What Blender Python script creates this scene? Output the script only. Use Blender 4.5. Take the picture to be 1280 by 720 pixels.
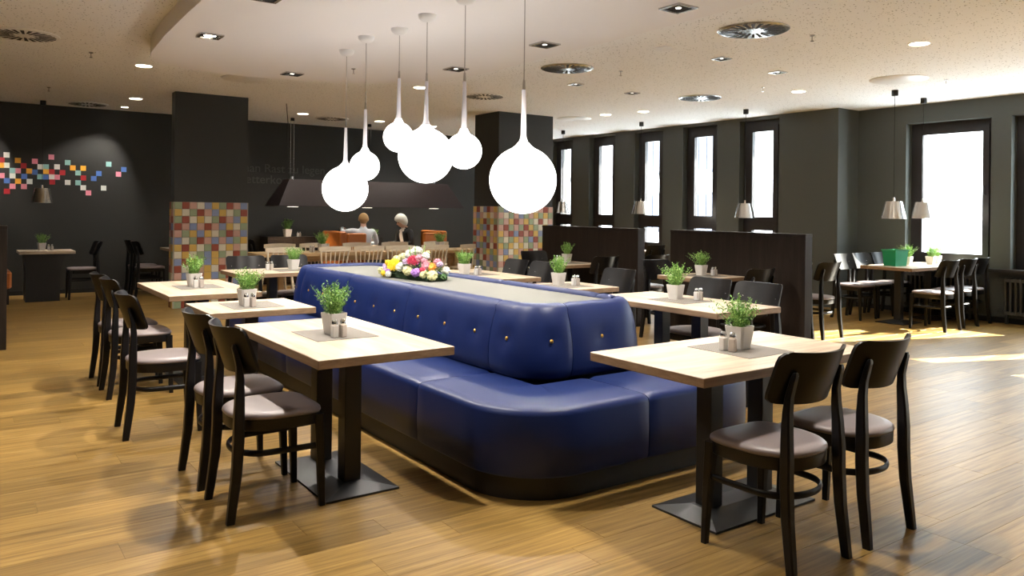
import bpy, bmesh, math, random
from mathutils import Vector, Matrix
random.seed(7)
sc = bpy.context.scene
for o in list(bpy.data.objects): bpy.data.objects.remove(o)
C = sc.collection
R = math.radians

# ------------------------------------------------------------------ camera
cam_d = bpy.data.cameras.new('camera'); cam = bpy.data.objects.new('camera', cam_d); C.objects.link(cam)
cam_d.sensor_width = 36; cam_d.lens = 975*36/1280
cam_d.shift_y = -(360-264.4)/1280
cam_d.clip_start = .05; cam_d.clip_end = 200
M_ = Matrix.Rotation(-R(35.39), 4, 'Z') @ Matrix.Rotation(R(90), 4, 'X') @ Matrix.Rotation(R(.65), 4, 'Z')
cam.matrix_world = Matrix.Translation((0, 0, 1.417)) @ M_
sc.camera = cam
# ------------------------------------------------------------------ world, sun, exposure
w = bpy.data.worlds.new('sky'); sc.world = w; w.use_nodes = True
bg = w.node_tree.nodes['Background']; bg.inputs[0].default_value = (.86, .93, 1, 1); bg.inputs[1].default_value = 15.0
sd = bpy.data.lights.new('sun', 'SUN'); sd.energy = 60; sd.angle = R(.6); sd.color = (1, .93, .82)
so = bpy.data.objects.new('sun', sd); C.objects.link(so)
so.location = (20, -2, 12)
so.rotation_euler = Vector((-1, .38, -.66)).to_track_quat('-Z', 'Y').to_euler()
vs = sc.view_settings
vs.view_transform = 'Standard'; vs.look = 'None'; vs.gamma = 1; vs.use_curve_mapping = False
vs.exposure = 0.30
SPOT_W = 215; DOWN_W = 30; GLOBE = 4.4

# ------------------------------------------------------------------ materials
MATS = {}
def mat(name, col, rough=.5, metal=0, spec=.5, emit=None, es=0, sheen=0, coat=0):
    if name in MATS: return MATS[name]
    m = bpy.data.materials.new(name); m.use_nodes = True
    b = m.node_tree.nodes['Principled BSDF']
    b.inputs['Base Color'].default_value = (*col, 1); b.inputs['Roughness'].default_value = rough
    b.inputs['Metallic'].default_value = metal; b.inputs['Specular IOR Level'].default_value = spec
    if coat: b.inputs['Coat Weight'].default_value = coat; b.inputs['Coat Roughness'].default_value = .15
    if emit: b.inputs['Emission Color'].default_value = (*emit, 1); b.inputs['Emission Strength'].default_value = es
    MATS[name] = m; return m
def nd(m, t, **kw):
    n = m.node_tree.nodes.new(t)
    for k, v in kw.items(): setattr(n, k, v)
    return n
def lk(m, a, b): m.node_tree.links.new(a, b)
def bsdf(m): return m.node_tree.nodes['Principled BSDF']
def ramp(m, stops, fac):
    r = nd(m, 'ShaderNodeValToRGB'); e = r.color_ramp.elements
    while len(e) < len(stops): e.new(.5)
    for x, (p, c) in zip(e, stops): x.position = p; x.color = (*c, 1)
    lk(m, fac, r.inputs[0]); return r.outputs[0]
def math_n(m, op, a, b=None):
    n = nd(m, 'ShaderNodeMath', operation=op)
    for i, v in enumerate((a, b)):
        if v is None: continue
        if isinstance(v, (int, float)): n.inputs[i].default_value = v
        else: lk(m, v, n.inputs[i])
    return n.outputs[0]
def mixc(m, fac, a, b, mode='MIX'):
    n = nd(m, 'ShaderNodeMix', data_type='RGBA', blend_type=mode)
    for s, v in ((n.inputs[0], fac), (n.inputs[6], a), (n.inputs[7], b)):
        if isinstance(v, (int, float)): s.default_value = v
        elif isinstance(v, tuple): s.default_value = (*v, 1)
        else: lk(m, v, s)
    return n.outputs[2]
def add_bump(m, h, strength=.2, dist=.01):
    b = nd(m, 'ShaderNodeBump'); b.inputs['Strength'].default_value = strength; b.inputs['Distance'].default_value = dist
    lk(m, h, b.inputs['Height']); lk(m, b.outputs[0], bsdf(m).inputs['Normal'])

def wood(name, cols, scale=(1.2, 14, 14), rough=.45, world=False, rnd=None, jitter=.25, rot=None):
    m = mat(name, cols[1], rough)
    if world: src = nd(m, 'ShaderNodeNewGeometry').outputs['Position']
    else: src = nd(m, 'ShaderNodeTexCoord').outputs['Object']
    mp = nd(m, 'ShaderNodeMapping'); mp.inputs['Scale'].default_value = scale; lk(m, src, mp.inputs[0])
    if rnd:
        rv = nd(m, 'ShaderNodeObjectInfo').outputs['Random'] if rnd == 'object' else nd(m, 'ShaderNodeNewGeometry').outputs['Random Per Island']
        off = nd(m, 'ShaderNodeCombineXYZ'); lk(m, math_n(m, 'MULTIPLY', rv, 37.), off.inputs[0]); lk(m, math_n(m, 'MULTIPLY', rv, 91.), off.inputs[1])
        ad = nd(m, 'ShaderNodeVectorMath', operation='ADD'); lk(m, mp.outputs[0], ad.inputs[0]); lk(m, off.outputs[0], ad.inputs[1]); vec = ad.outputs[0]
    else: vec = mp.outputs[0]; rv = None
    n = nd(m, 'ShaderNodeTexNoise'); n.inputs['Scale'].default_value = 1.6; n.inputs['Detail'].default_value = 6; n.inputs['Roughness'].default_value = .62; n.inputs['Distortion'].default_value = .5
    lk(m, vec, n.inputs['Vector'])
    col = ramp(m, [(.3, cols[0]), (.52, cols[1]), (.72, cols[2])], n.outputs['Fac'])
    if rv is not None:
        k = math_n(m, 'ADD', math_n(m, 'MULTIPLY', rv, jitter), 1 - jitter*.55)
        cc = nd(m, 'ShaderNodeCombineXYZ')
        for i in range(3): lk(m, k, cc.inputs[i])
        col = mixc(m, 1., col, cc.outputs[0], 'MULTIPLY')
    lk(m, col, bsdf(m).inputs['Base Color'])
    return m

floor_cols = [(.140, .075, .015), (.255, .152, .041), (.35, .225, .072)]
m_plank = wood('oak_plank', floor_cols, (1.1, 24, 24), .40, True, 'object', .42)
m_plank_far = wood('oak_plank_far', floor_cols, (1.1, 24, 24), .40, True, 'island', .42)
for m_ in (m_plank, m_plank_far): bsdf(m_).inputs['Specular IOR Level'].default_value = .32
m_slab = mat('screed', (.12, .07, .03), .8)
m_top = wood('light_oak_top', [(.29, .215, .15), (.475, .38, .285), (.58, .48, .375)], (1.1, 9, 9), .38)
m_edge = wood('oak_edge', [(.17, .10, .055), (.235, .15, .085), (.29, .195, .12)], (1.4, 8, 30), .5)
m_birch = wood('pale_birch', [(.70, .61, .47), (.80, .71, .57), (.84, .77, .65)], (3, 20, 20), .45)
m_commun = wood('community_oak', [(.42, .27, .13), (.55, .38, .2), (.62, .45, .26)], (1, 10, 10), .45)
m_black = mat('black_lacquer', (.006, .0055, .006), .36, spec=.28)
m_steel = mat('black_powder_coat', (.013, .013, .014), .42)
m_taupe = mat('taupe_leatherette', (.20, .163, .162), .42)
m_blue = mat('navy_leatherette', (.0045, .0145, .082), .42, spec=.35)
n = nd(m_blue, 'ShaderNodeTexNoise'); n.inputs['Scale'].default_value = 350; add_bump(m_blue, n.outputs['Fac'], .06, .002)
m_seam = mat('navy_piping', (.008, .014, .06), .6)
m_plinth = mat('plinth_black', (.008, .008, .009), .45)
m_gold = mat('gold_button', (.62, .36, .08), .35, .8)
m_tray = mat('grey_felt', (.135, .135, .122), .85)
m_mat = mat('woven_mat', (.30, .265, .225), .8)
ck = nd(m_mat, 'ShaderNodeTexChecker'); ck.inputs['Scale'].default_value = 160; ck.inputs['Color1'].default_value = (.23, .205, .18, 1); ck.inputs['Color2'].default_value = (.10, .09, .08, 1)
lk(m_mat, nd(m_mat, 'ShaderNodeTexCoord').outputs['Object'], ck.inputs['Vector']); lk(m_mat, ck.outputs[0], bsdf(m_mat).inputs['Base Color'])
m_wall = mat('charcoal_paint', (.029, .0290, .0268), .6, spec=.35)
m_wallw = mat('grey_green_paint', (.075, .081, .074), .55)
n = nd(m_wall, 'ShaderNodeTexNoise'); n.inputs['Scale'].default_value = 240; add_bump(m_wall, n.outputs['Fac'], .08, .003)
m_frame = mat('dark_window_frame', (.022, .019, .021), .4)
m_ceil = mat('acoustic_ceiling', (.88, .88, .875), .9)
vo = nd(m_ceil, 'ShaderNodeTexVoronoi'); vo.inputs['Scale'].default_value = 34; vo.inputs['Randomness'].default_value = 1
gp = nd(m_ceil, 'ShaderNodeNewGeometry'); mpc = nd(m_ceil, 'ShaderNodeMapping'); mpc.inputs['Scale'].default_value = (1, 1, 0); lk(m_ceil, gp.outputs['Position'], mpc.inputs[0]); lk(m_ceil, mpc.outputs[0], vo.inputs['Vector'])
sz = math_n(m_ceil, 'MULTIPLY', nd(m_ceil, 'ShaderNodeSeparateColor').outputs[0], 1)
lk(m_ceil, vo.outputs['Color'], sz.node.inputs[0].links[0].from_node.inputs[0])
lim = math_n(m_ceil, 'ADD', math_n(m_ceil, 'MULTIPLY', sz, .14), .09)
hole = math_n(m_ceil, 'LESS_THAN', vo.outputs['Distance'], lim)
lk(m_ceil, mixc(m_ceil, hole, (.88, .88, .875), (.16, .15, .13)), bsdf(m_ceil).inputs['Base Color'])
m_soffit = mat('smooth_plaster', (.86, .84, .83), .85)
m_white = mat('white_plastic', (.8, .79, .77), .4)
m_chrome = mat('chrome', (.75, .75, .76), .15, 1)
m_alu = mat('brushed_aluminium', (.52, .51, .50), .25, 1)
m_dark = mat('matt_black', (.01, .01, .01), .7)
m_globe = mat('opal_glass', (.9, .9, .9), .3, emit=(1, .98, .955), es=GLOBE)
m_neck = mat('opal_neck', (.62, .60, .64), .35, emit=(1, .95, .95), es=.04)
m_lamp = mat('lamp_lens', (.9, .85, .75), .4, emit=(1, .86, .62), es=14)
m_lampw = mat('lamp_lens_soft', (.9, .9, .9), .4, emit=(1, .93, .8), es=3)
m_pot = mat('pale_zinc_pot', (.60, .575, .54), .45)
m_soil = mat('potting_soil', (.03, .02, .012), .9)
m_leaf = mat('herb_green', (.16, .34, .06), .55)
oi = nd(m_leaf, 'ShaderNodeNewGeometry')
lk(m_leaf, ramp(m_leaf, [(0, (.075, .19, .03)), (.5, (.17, .36, .06)), (1, (.34, .52, .15))], oi.outputs['Random Per Island']), bsdf(m_leaf).inputs['Base Color'])
bsdf(m_leaf).inputs['Subsurface Weight'].default_value = .0
m_glassy = mat('shaker_glass', (.60, .59, .58), .12, spec=.8)
m_pepper = mat('shaker_pepper', (.45, .40, .36), .15, spec=.8)
m_orange = mat('cognac_leather', (.42, .125, .02), .45)
m_divider = wood('wenge_panel', [(.012, .008, .006), (.018, .012, .009), (.026, .018, .013)], (14, 14, 1.2), .5)
bsdf(m_divider).inputs['Specular IOR Level'].default_value = .22
m_hood = mat('hood_brown', (.020, .0125, .0125), .55, spec=.25)
m_green = mat('green_crate', (.0, .26, .105), .4)
m_rad = mat('radiator_dark', (.05, .05, .05), .45)
m_facade = mat('pale_facade', (.82, .80, .78), .9)
m_fwin = mat('facade_window', (.05, .055, .07), .3)
m_glass = bpy.data.materials.new('window_glass'); m_glass.use_nodes = True
nt = m_glass.node_tree; nt.nodes.clear()
o_ = nt.nodes.new('ShaderNodeOutputMaterial'); tr = nt.nodes.new('ShaderNodeBsdfTransparent'); gl = nt.nodes.new('ShaderNodeBsdfGlossy'); mx = nt.nodes.new('ShaderNodeMixShader')
tr.inputs[0].default_value = (.96, .98, .97, 1); gl.inputs['Roughness'].default_value = .02; mx.inputs[0].default_value = .05
nt.links.new(tr.outputs[0], mx.inputs[1]); nt.links.new(gl.outputs[0], mx.inputs[2]); nt.links.new(mx.outputs[0], o_.inputs[0])
TILE = {'G': mat('tile_sage', (.25, .31, .19), .4), 'R': mat('tile_oxblood', (.25, .055, .03), .4), 'P': mat('tile_rose', (.50, .30, .24), .4),
        'W': mat('tile_cream', (.60, .56, .45), .4), 'B': mat('tile_blue', (.20, .25, .42), .4), 'Y': mat('tile_ochre', (.55, .36, .09), .4)}
m_grout = mat('grout', (.30, .27, .22), .8)
SQ = {'W': mat('square_white', (.75, .74, .70), .5), 'R': mat('square_red', (.42, .02, .03), .5), 'Y': mat('square_amber', (.85, .40, .04), .5), 'P': mat('square_pink', (.80, .27, .36), .5),
      'T': mat('square_teal', (.27, .50, .49), .5), 'B': mat('square_blue', (.08, .17, .50), .5)}

# ------------------------------------------------------------------ mesh helpers
class MB:
    def __init__(s): s.v = []; s.f = []; s.mi = []
    def add(s, vs, fs, mi=0):
        k = len(s.v); s.v += [tuple(p) for p in vs]; s.f += [tuple(i+k for i in f) for f in fs]; s.mi += [mi]*len(fs); return s
    def box(s, x0, x1, y0, y1, z0, z1, mi=0):
        v = [(x, y, z) for z in (z0, z1) for y in (y0, y1) for x in (x0, x1)]
        return s.add(v, [(0, 2, 3, 1), (4, 5, 7, 6), (0, 1, 5, 4), (2, 6, 7, 3), (0, 4, 6, 2), (1, 3, 7, 5)], mi)
    def bbox(s, x0, x1, y0, y1, z0, z1, b=.004, mi=0):
        # box with chamfered vertical and top/bottom edges
        ol = [(x0+b, y0), (x1-b, y0), (x1, y0+b), (x1, y1-b), (x1-b, y1), (x0+b, y1), (x0, y1-b), (x0, y0+b)]
        cx, cy = (x0+x1)/2, (y0+y1)/2
        def sc_(p, d): return (p[0] + (d if p[0] < cx else -d), p[1] + (d if p[1] < cy else -d))
        rings = [[(*sc_(p, b), z0) for p in ol], [(*p, z0+b) for p in ol], [(*p, z1-b) for p in ol], [(*sc_(p, b), z1) for p in ol]]
        return s.loft(rings, True, True, mi)
    def loft(s, rings, cap0=True, cap1=True, mi=0, closed=True):
        n = len(rings[0]); v = [p for r in rings for p in r]; f = []
        for i in range(len(rings)-1):
            for j in range(n if closed else n-1):
                k = (j+1) % n; f.append((i*n+j, i*n+k, (i+1)*n+k, (i+1)*n+j))
        if cap0: f.append(tuple(range(n-1, -1, -1)))
        if cap1: f.append(tuple((len(rings)-1)*n+j for j in range(n)))
        return s.add(v, f, mi)
    def lathe(s, prof, seg=24, c=(0, 0, 0), cap=True, mi=0):
        rings = [[(c[0]+r*math.cos(2*math.pi*j/seg), c[1]+r*math.sin(2*math.pi*j/seg), c[2]+z) for j in range(seg)] for r, z in prof]
        return s.loft(rings, cap, cap, mi)
    def tube(s, path, rad, seg=8, sx=1, sz=1, closed=False, mi=0, up=(0, 0, 1)):
        P = [Vector(p) for p in path]; n = len(P); rings = []; up = Vector(up)
        for i, p in enumerate(P):
            a = P[(i-1) % n] if (closed or i > 0) else P[0]; b = P[(i+1) % n] if (closed or i < n-1) else P[-1]
            t = (b-a).normalized(); u = up
            if abs(t.dot(u)) > .97: u = Vector((1, 0, 0))
            x = t.cross(u).normalized(); z = x.cross(t).normalized()
            r = rad[i] if isinstance(rad, (list, tuple)) else rad
            rings.append([tuple(p + x*(r*sx*math.cos(2*math.pi*j/seg)) + z*(r*sz*math.sin(2*math.pi*j/seg))) for j in range(seg)])
        if closed: rings.append(rings[0]); return s.loft(rings, False, False, mi)
        return s.loft(rings, True, True, mi)
    def post(s, path, sizes, b=.3, mi=0):
        # mostly vertical bar, rectangular section with chamfers, horizontal rings
        rings = []
        for (x, y, z), (wx, wy) in zip(path, sizes):
            cx_, cy_ = wx/2, wy/2; kx, ky = cx_*b, cy_*b
            rings.append([(x+px, y+py, z) for px, py in ((-cx_+kx, -cy_), (cx_-kx, -cy_), (cx_, -cy_+ky), (cx_, cy_-ky), (cx_-kx, cy_), (-cx_+kx, cy_), (-cx_, cy_-ky), (-cx_, -cy_+ky))])
        return s.loft(rings, True, True, mi)
    def mesh(s, name, mats, smooth=False):
        me = bpy.data.meshes.new(name); me.from_pydata(s.v, [], s.f)
        for m in (mats if isinstance(mats, (list, tuple)) else [mats]): me.materials.append(m)
        if any(s.mi): me.polygons.foreach_set('material_index', s.mi)
        if smooth:
            me.polygons.foreach_set('use_smooth', [True]*len(me.polygons))
            if smooth != 'all': me.set_sharp_from_angle(angle=R(smooth if smooth is not True else 40))
        me.update(); return me
    def build(s, name, mats, parent=None, smooth=False, **kw): return link(name, s.mesh(name, mats, smooth), parent, **kw)
def link(name, data, parent=None, label=None, cat=None, group=None, kind=None, loc=None, rz=None):
    o = bpy.data.objects.new(name, data); C.objects.link(o)
    if parent: o.parent = parent
    tag(o, label, cat, group, kind)
    if loc: o.location = loc
    if rz is not None: o.rotation_euler = (0, 0, rz)
    return o
def tag(o, label=None, cat=None, group=None, kind=None):
    if label: o['label'] = label
    if cat: o['category'] = cat
    if group: o['group'] = group
    if kind: o['kind'] = kind
    return o
def thing(name, label=None, cat=None, loc=(0, 0, 0), rz=0, group=None):
    o = link(name, None, None, label, cat, group); o.location = loc; o.rotation_euler = (0, 0, rz); o.empty_display_size = .1; return o
KIDS = {}
def kids(o): return [c for c in bpy.data.objects if c.parent == o]
def snap(o): KIDS[o.name] = [(c, [(g) for g in kids(c)]) for c in kids(o)]; return o
def dup(proto, loc, rz, label, group=None, cat=None):
    r = proto.copy(); C.objects.link(r); r.location = loc; r.rotation_euler = (0, 0, rz); r['label'] = label
    if group: r['group'] = group
    for c, gs in KIDS[proto.name]:
        k = c.copy(); C.objects.link(k); k.parent = r
        for g in gs: q = g.copy(); C.objects.link(q); q.parent = k
    return r
class Kind:
    """first call places the prototype itself, later calls copy it"""
    def __init__(s, proto): s.p = snap(proto); s.used = False
    def __call__(s, loc, rz, label, group=None):
        if not s.used:
            s.used = True; s.p.location = loc; s.p.rotation_euler = (0, 0, rz); s.p['label'] = label
            if group: s.p['group'] = group
            return s.p
        return dup(s.p, loc, rz, label, group)
def spot(name, loc, energy, size, blend, col, parent=None, aim=None, rad=.035):
    l = bpy.data.lights.new(name, 'SPOT'); l.energy = energy; l.spot_size = R(size); l.spot_blend = blend; l.color = col; l.shadow_soft_size = rad
    o = bpy.data.objects.new(name, l); C.objects.link(o); o.location = loc
    if parent: o.parent = parent
    if aim: o.rotation_euler = Vector(aim).to_track_quat('-Z', 'Y').to_euler()
    return o

# ------------------------------------------------------------------ setting
CZ, SZ = 3.05, 2.89                 # main ceiling, lowered soffit
XW, XR, YB = 10.9, 11.45, 14.6      # window wall, recessed wall, back wall
X0, Y0 = -4.0, -4.5
floor = MB().box(X0, 12, Y0, YB, -.12, -.006).build('floor', m_slab, kind='structure', label='honey coloured oak plank floor of the dining room')
# planks run along X
f_, yaw_, H_ = 975, R(35.39), 1.417
def project(x, y, z=0):
    d = x*math.sin(yaw_)+y*math.cos(yaw_)
    if d < .2: return None
    r = x*math.cos(yaw_)-y*math.sin(yaw_); return 640+f_*r/d, 264.4+f_*(H_-z)/d, d
PW, PL = .185, 1.25
cells = []
rows = int((YB-Y0)/PW)+1
for i in range(rows):
    y = Y0+i*PW; off = random.choice([.1, .35, .55, .8, .95, .2, .7])*PL
    x = X0-off
    while x < 12:
        a, b = max(x, X0), min(x+PL, 12)
        if b-a > .02 and y < YB: cells.append((a, b, y, min(y+PW, YB)))
        x += PL
def score(c):
    p = project((c[0]+c[1])/2, (c[2]+c[3])/2)
    if not p or not (-60 < p[0] < 1340 and p[1] < 735): return 0
    return 1/p[2]
order = sorted(range(len(cells)), key=lambda i: -score(cells[i]))
near = [cells[i] for i in order[:300]]; rest = [cells[i] for i in order[300:]]
gap = .0005; pmesh = {}
def plank_mesh(L, W):
    k = (round(L, 3), round(W, 3))
    if k not in pmesh: pmesh[k] = MB().bbox(-L/2+gap, L/2-gap, -W/2+gap, W/2-gap, -.006, 0, .0006).mesh('floor_plank', m_plank)
    return pmesh[k]
for a, b, c, d in near:
    link('floor_plank', plank_mesh(b-a, d-c), floor, loc=((a+b)/2, (c+d)/2, 0))
mb = MB()
for a, b, c, d in rest: mb.box(a+gap, b-gap, c+gap, d-gap, -.006, 0)
mb.build('floor_planks_beyond', m_plank_far, floor, kind='stuff')

MB().box(X0, 12, Y0, YB+.2, CZ, CZ+.12).build('ceiling', m_ceil, kind='structure', label='white perforated acoustic ceiling')
# lowered soffit with rounded end
ol = [(4.57, 6.2), (4.58, 6.7), (4.57, 7.06), (4.52, 7.5), (4.43, 7.85), (4.25, 8.07), (4.02, 8.25), (3.72, 8.45), (3.39, 8.62), (3.05, 8.75), (2.72, 8.83), (2.35, 8.83), (2.01, 8.75), (1.77, 8.65), (1.62, 8.52), (1.53, 8.32), (1.48, 8.0), (1.43, 7.2), (1.40, 6.2)]
ol += [(2.98*2-x, 2*5.45-y) for x, y in ol]
MB().loft([[(x, y, SZ) for x, y in ol], [(x, y, CZ) for x, y in ol]]).build('trim_1', m_soffit, kind='structure', label='smooth lowered ceiling panel with rounded end above the bench')

# walls
wb = MB().box(X0, 12, YB, YB+.2, 0, CZ).build('wall_back', m_wall, kind='structure', label='charcoal painted back wall')
MB().box(X0-.2, X0, Y0, YB, 0, CZ).build('wall_left', m_wall, kind='structure')
MB().box(X0-.2, 12, Y0-.2, Y0, 0, CZ).build('wall_front', m_wall, kind='structure')
NW = [(7.85, 8.64), (9.12, 9.92), (10.42, 11.18), (11.74, 12.53), (13.08, 13.80)]
BW = [(4.88, 6.05), (3.46, 4.63), (2.10, 2.70), (.62, 1.79), (-.80, .37), (-2.22, -1.05)]
YS = 6.8
NZ0, NZ1, BZ0, BZ1 = .66, 3.0, .72, 2.78
def pierced(mb, xa, xb, ya, yb, wins, z0, z1):
    cur = ya
    for a, b in sorted(wins):
        mb.box(xa, xb, cur, a, 0, CZ); mb.box(xa, xb, a, b, 0, z0); mb.box(xa, xb, a, b, z1, CZ); cur = b
    mb.box(xa, xb, cur, yb, 0, CZ)
mb = MB(); pierced(mb, XW, XW+.36, YS, YB, NW, NZ0, NZ1); mb.box(XW+.36, 12, YS, YS+.3, 0, CZ); mb.build('wall_right', m_wallw, kind='structure', label='grey green wall with five narrow windows')
mb = MB(); pierced(mb, XR, XR+.36, Y0, YS, BW, BZ0, BZ1); mb.build('wall_recess', m_wallw, kind='structure', label='grey green recessed wall with tall windows')
MB().box(X0, XW, YB-.018, YB, 0, .07).build('baseboard_back', m_dark, kind='structure')

def window(n, x, a, b, z0, z1, border, transom=None, label=''):
    xa, xb = x, x+.07
    mb = MB(); t = border*.5
    mb.box(xa, xb, a, a+t, z0, z1); mb.box(xa, xb, b-t, b, z0, z1); mb.box(xa, xb, a+t, b-t, z1-t, z1); mb.box(xa, xb, a+t, b-t, z0, z0+t)
    root = mb.build('window_%d' % n, m_frame, kind='structure', label=label)
    def sash(za, zb, handle):
        g = MB(); s_ = border-t; u0, u1 = a+t, b-t; xs = xa-.025
        g.box(xs, xb-.02, u0, u0+s_, za, zb); g.box(xs, xb-.02, u1-s_, u1, za, zb); g.box(xs, xb-.02, u0+s_, u1-s_, zb-s_, zb); g.box(xs, xb-.02, u0+s_, u1-s_, za, za+s_)
        so_ = g.build('sash', m_frame, root)
        MB().box(xa+.01, xa+.018, u0+s_, u1-s_, za+s_, zb-s_).build('pane', m_glass, so_)
        if handle: MB().tube([(xs-.005, u0+s_*.5, (za+zb)/2-.02), (xs-.04, u0+s_*.5, (za+zb)/2-.02), (xs-.045, u0+s_*.5, (za+zb)/2+.1)], .010, 6).build('handle', m_dark, so_)
    if transom: sash(z0+t, transom-.02, False); sash(transom+.02, z1-t, True); MB().box(xa-.01, xb, a+t, b-t, transom-.03, transom+.03).build('transom', m_frame, root)
    else: sash(z0+t, z1-t, True)
    return root
k = 1
for a, b in NW:
    window(k, XW+.13, a, b, NZ0, NZ1, .19, 1.26, 'tall narrow dark framed window, %s' % ['nearest of the five in the row', 'second of the row', 'middle of the row', 'fourth of the row', 'farthest, beside the tiled column'][k-1]); k += 1
for i, (a, b) in enumerate(BW):
    window(k, XR+.17, a, b, BZ0, BZ1, .17, None, ['large dark framed window behind the green crate table', 'large dark framed window at the right edge'][i] if i < 2 else 'large dark framed window of the recessed wall'); k += 1
# window sills
for i, (a, b) in enumerate(NW): MB().box(XW-.06, XW+.12, a-.02, b+.02, NZ0-.03, NZ0).build('trim_%d' % (i+2), m_frame, kind='structure')
MB().box(XR-.13, XR+.16, Y0, YS, BZ0-.04, BZ0).build('trim_7', m_frame, kind='structure', label='dark window sill shelf running above the radiators')
MB().box(XR-.018, XR, Y0, YS, 0, .07).build('baseboard_recess', m_dark, kind='structure')

# street facade opposite
fb = thing('street_building', 'pale overexposed building seen through the windows', 'building', (25, 6, -4))
MB().box(0, 6, -26, 30, 0, 9.2).build('wall', m_facade, fb)
wm = MB().box(-.05, .02, -.7, .7, 0, 1.7).mesh('facade_window', m_fwin)
pm = [MB().box(-.08, -.05, a, a+.36, .15, 1.6).mesh('pane', mat('facade_pane', (.10, .11, .14), .2)) for a in (-.6, -.18, .24)]
for zz in (1.2, 4.6, 7.1):
    for i in range(-9, 11, 1):
        if (i*7+int(zz)) % 3 == 0: continue
        o = link('window', wm, fb, loc=(0, i*2.6, zz))
        for q in pm: link('pane', q, o)

# radiators under the recessed windows
def radiator(y0, y1, label):
    r = thing('radiator', label, 'radiator', (XR-.11, 0, 0), 0, 'radiators under the window sill')
    MB().box(-.045, .045, y0, y1, .13, .17).box(-.045, .045, y0, y1, .56, .60).build('header_pipe', m_rad, r)
    rib = MB().bbox(-.05, .05, -.016, .016, .12, .61, .012).mesh('rib', m_rad)
    n_ = int((y1-y0)/.062)
    for i in range(n_): link('rib', rib, r, loc=(0, y0+.03+i*.062, 0))
    for yy in (y0+.1, y1-.1): MB().box(-.02, .02, yy-.015, yy+.015, 0, .14).build('foot', m_rad, r)
radiator(3.42, 4.72, 'dark column radiator under the sill at the right edge')
radiator(4.98, 6.0, 'dark column radiator behind the green crate table')

# ------------------------------------------------------------------ tiled columns
tm = {k_: MB().bbox(-.0475, .0475, -.006, .006, -.0475, .0475, .003).mesh('tile', m_) for k_, m_ in TILE.items()}
LEFT = ['GRPWBYGRPB', 'YWGRPBYWGR', 'GRWYWGRPBY', 'RPBPRPBYWG', 'PGYBYWGRPB', 'BWGRPBPBGY', 'YRYWGRWYPW', 'WYWGBYGWRG', 'BRYGBYPBWY', 'RWGPYWRPGB', 'PBWRYBGRYW', 'YGPBWRYPBG', 'WRBYGPWBRY', 'GYRWPBGYWP', 'GRBPYWRGBY']
def column(name, x0, x1, y0, y1, label, faces, top=1.5):
    c = MB().box(x0, x1, y0, y1, 0, CZ).build(name, m_wall, label=label, kind='structure')
    MB().box(x0-.012, x1+.012, y0-.012, y1+.012, 0, top).build('grout_backing', m_grout, c)
    def cell(i, r, rows_):
        return rows_[r][i] if rows_ and i < 10 else random.choice('GRPWBYYPG')
    for face, rows_ in faces:
        if face == 'front': ax, L = (x0, x1), x1-x0
        else: ax, L = (y0, y1), y1-y0
        n_ = int(round(L/.1)); p = L/n_
        prev = ['']*n_
        for r in range(15):
            for i in range(n_):
                k_ = cell(i, r, rows_)
                while not rows_ and (k_ == prev[i] or (i and prev[i-1] == k_)): k_ = random.choice('GRPWBYYPG')
                prev[i] = k_
                if face == 'front': link('tile', tm[k_], c, loc=(x0+(i+.5)*p, y0-.014, top-(r+.5)*.1))
                else: link('tile', tm[k_], c, loc=(x0-.014, y1-(i+.5)*p, top-(r+.5)*.1), rz=R(90))
    return c
column('column', 2.47, 3.48, 11.65, 11.86, 'dark column with square patchwork tiles behind the left tables', [('front', LEFT), ('side', None)])
column('column', 7.18, 8.30, 10.5, 11.22, 'dark column with patchwork tiles on two sides left of the windows', [('front', None), ('side', None)])

# mosaic squares on the back wall
sqs = 'W62,103 R15,150 Y168,155 P328,163 P483,123 Y12,200 W62,200 R222,205 W380,215 T433,215 W537,215 T637,175 T118,250 P168,252 Y275,255 B328,265 Y433,258 Y685,225 Y783,228 T735,272 R487,262 R588,270 P15,297 W118,300 B228,305 T378,308 B428,310 W487,310 P537,312 R785,320 B65,345 Y170,350 W278,353 T735,365 W637,362 B882,325 B930,278 T1023,190 B1165,240 P1115,285 W783,412 P832,460 W975,415 P118,398 P225,400 R65,445 R492,357 T-40,205 R-40,300 B-90,250 W-90,350 P-145,200 Y-140,300'
sqm = {k_: MB().box(-.040, .040, -.006, 0, -.041, .041).mesh('mosaic_square', m_) for k_, m_ in SQ.items()}
def wallpt(px, py, y):
    a, b = px-640, py-264.4; c_, s_ = math.cos(R(.65)), math.sin(R(.65)); a, b = c_*a+s_*b, -s_*a+c_*b
    dx, dy = math.sin(yaw_)+a/f_*math.cos(yaw_), math.cos(yaw_)-a/f_*math.sin(yaw_); t = y/dy
    return dx*t, H_-b/f_*t
for q in sqs.split():
    px, py = q[1:].split(','); X, Z = wallpt(float(px)/7.53, 180+float(py)/7.53, YB)
    link('mosaic_square', sqm[q[0]], wb, loc=(X, YB, Z))
# faint lettering
m_letter = mat('letter_grey', (.055, .054, .048), .6)
for txt, px, py, s_ in (('man Rast zu legen', 300, 214, .225), ('etterkom', 307, 228.5, .225)):
    cu = bpy.data.curves.new('lettering', 'FONT'); cu.body = txt; cu.size = s_; cu.extrude = .003
    tmp = bpy.data.objects.new('tmp', cu); C.objects.link(tmp)
    bpy.context.view_layer.update()
    me = bpy.data.meshes.new_from_object(tmp.evaluated_get(bpy.context.evaluated_depsgraph_get())); bpy.data.objects.remove(tmp)
    me.materials.clear(); me.materials.append(m_letter)
    X, Z = wallpt(px, py, YB)
    o = link('wall_lettering', me, wb, label='faint grey painted lettering'); o.location = (X, YB-.004, Z); o.rotation_euler = (R(90), 0, 0)

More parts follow.
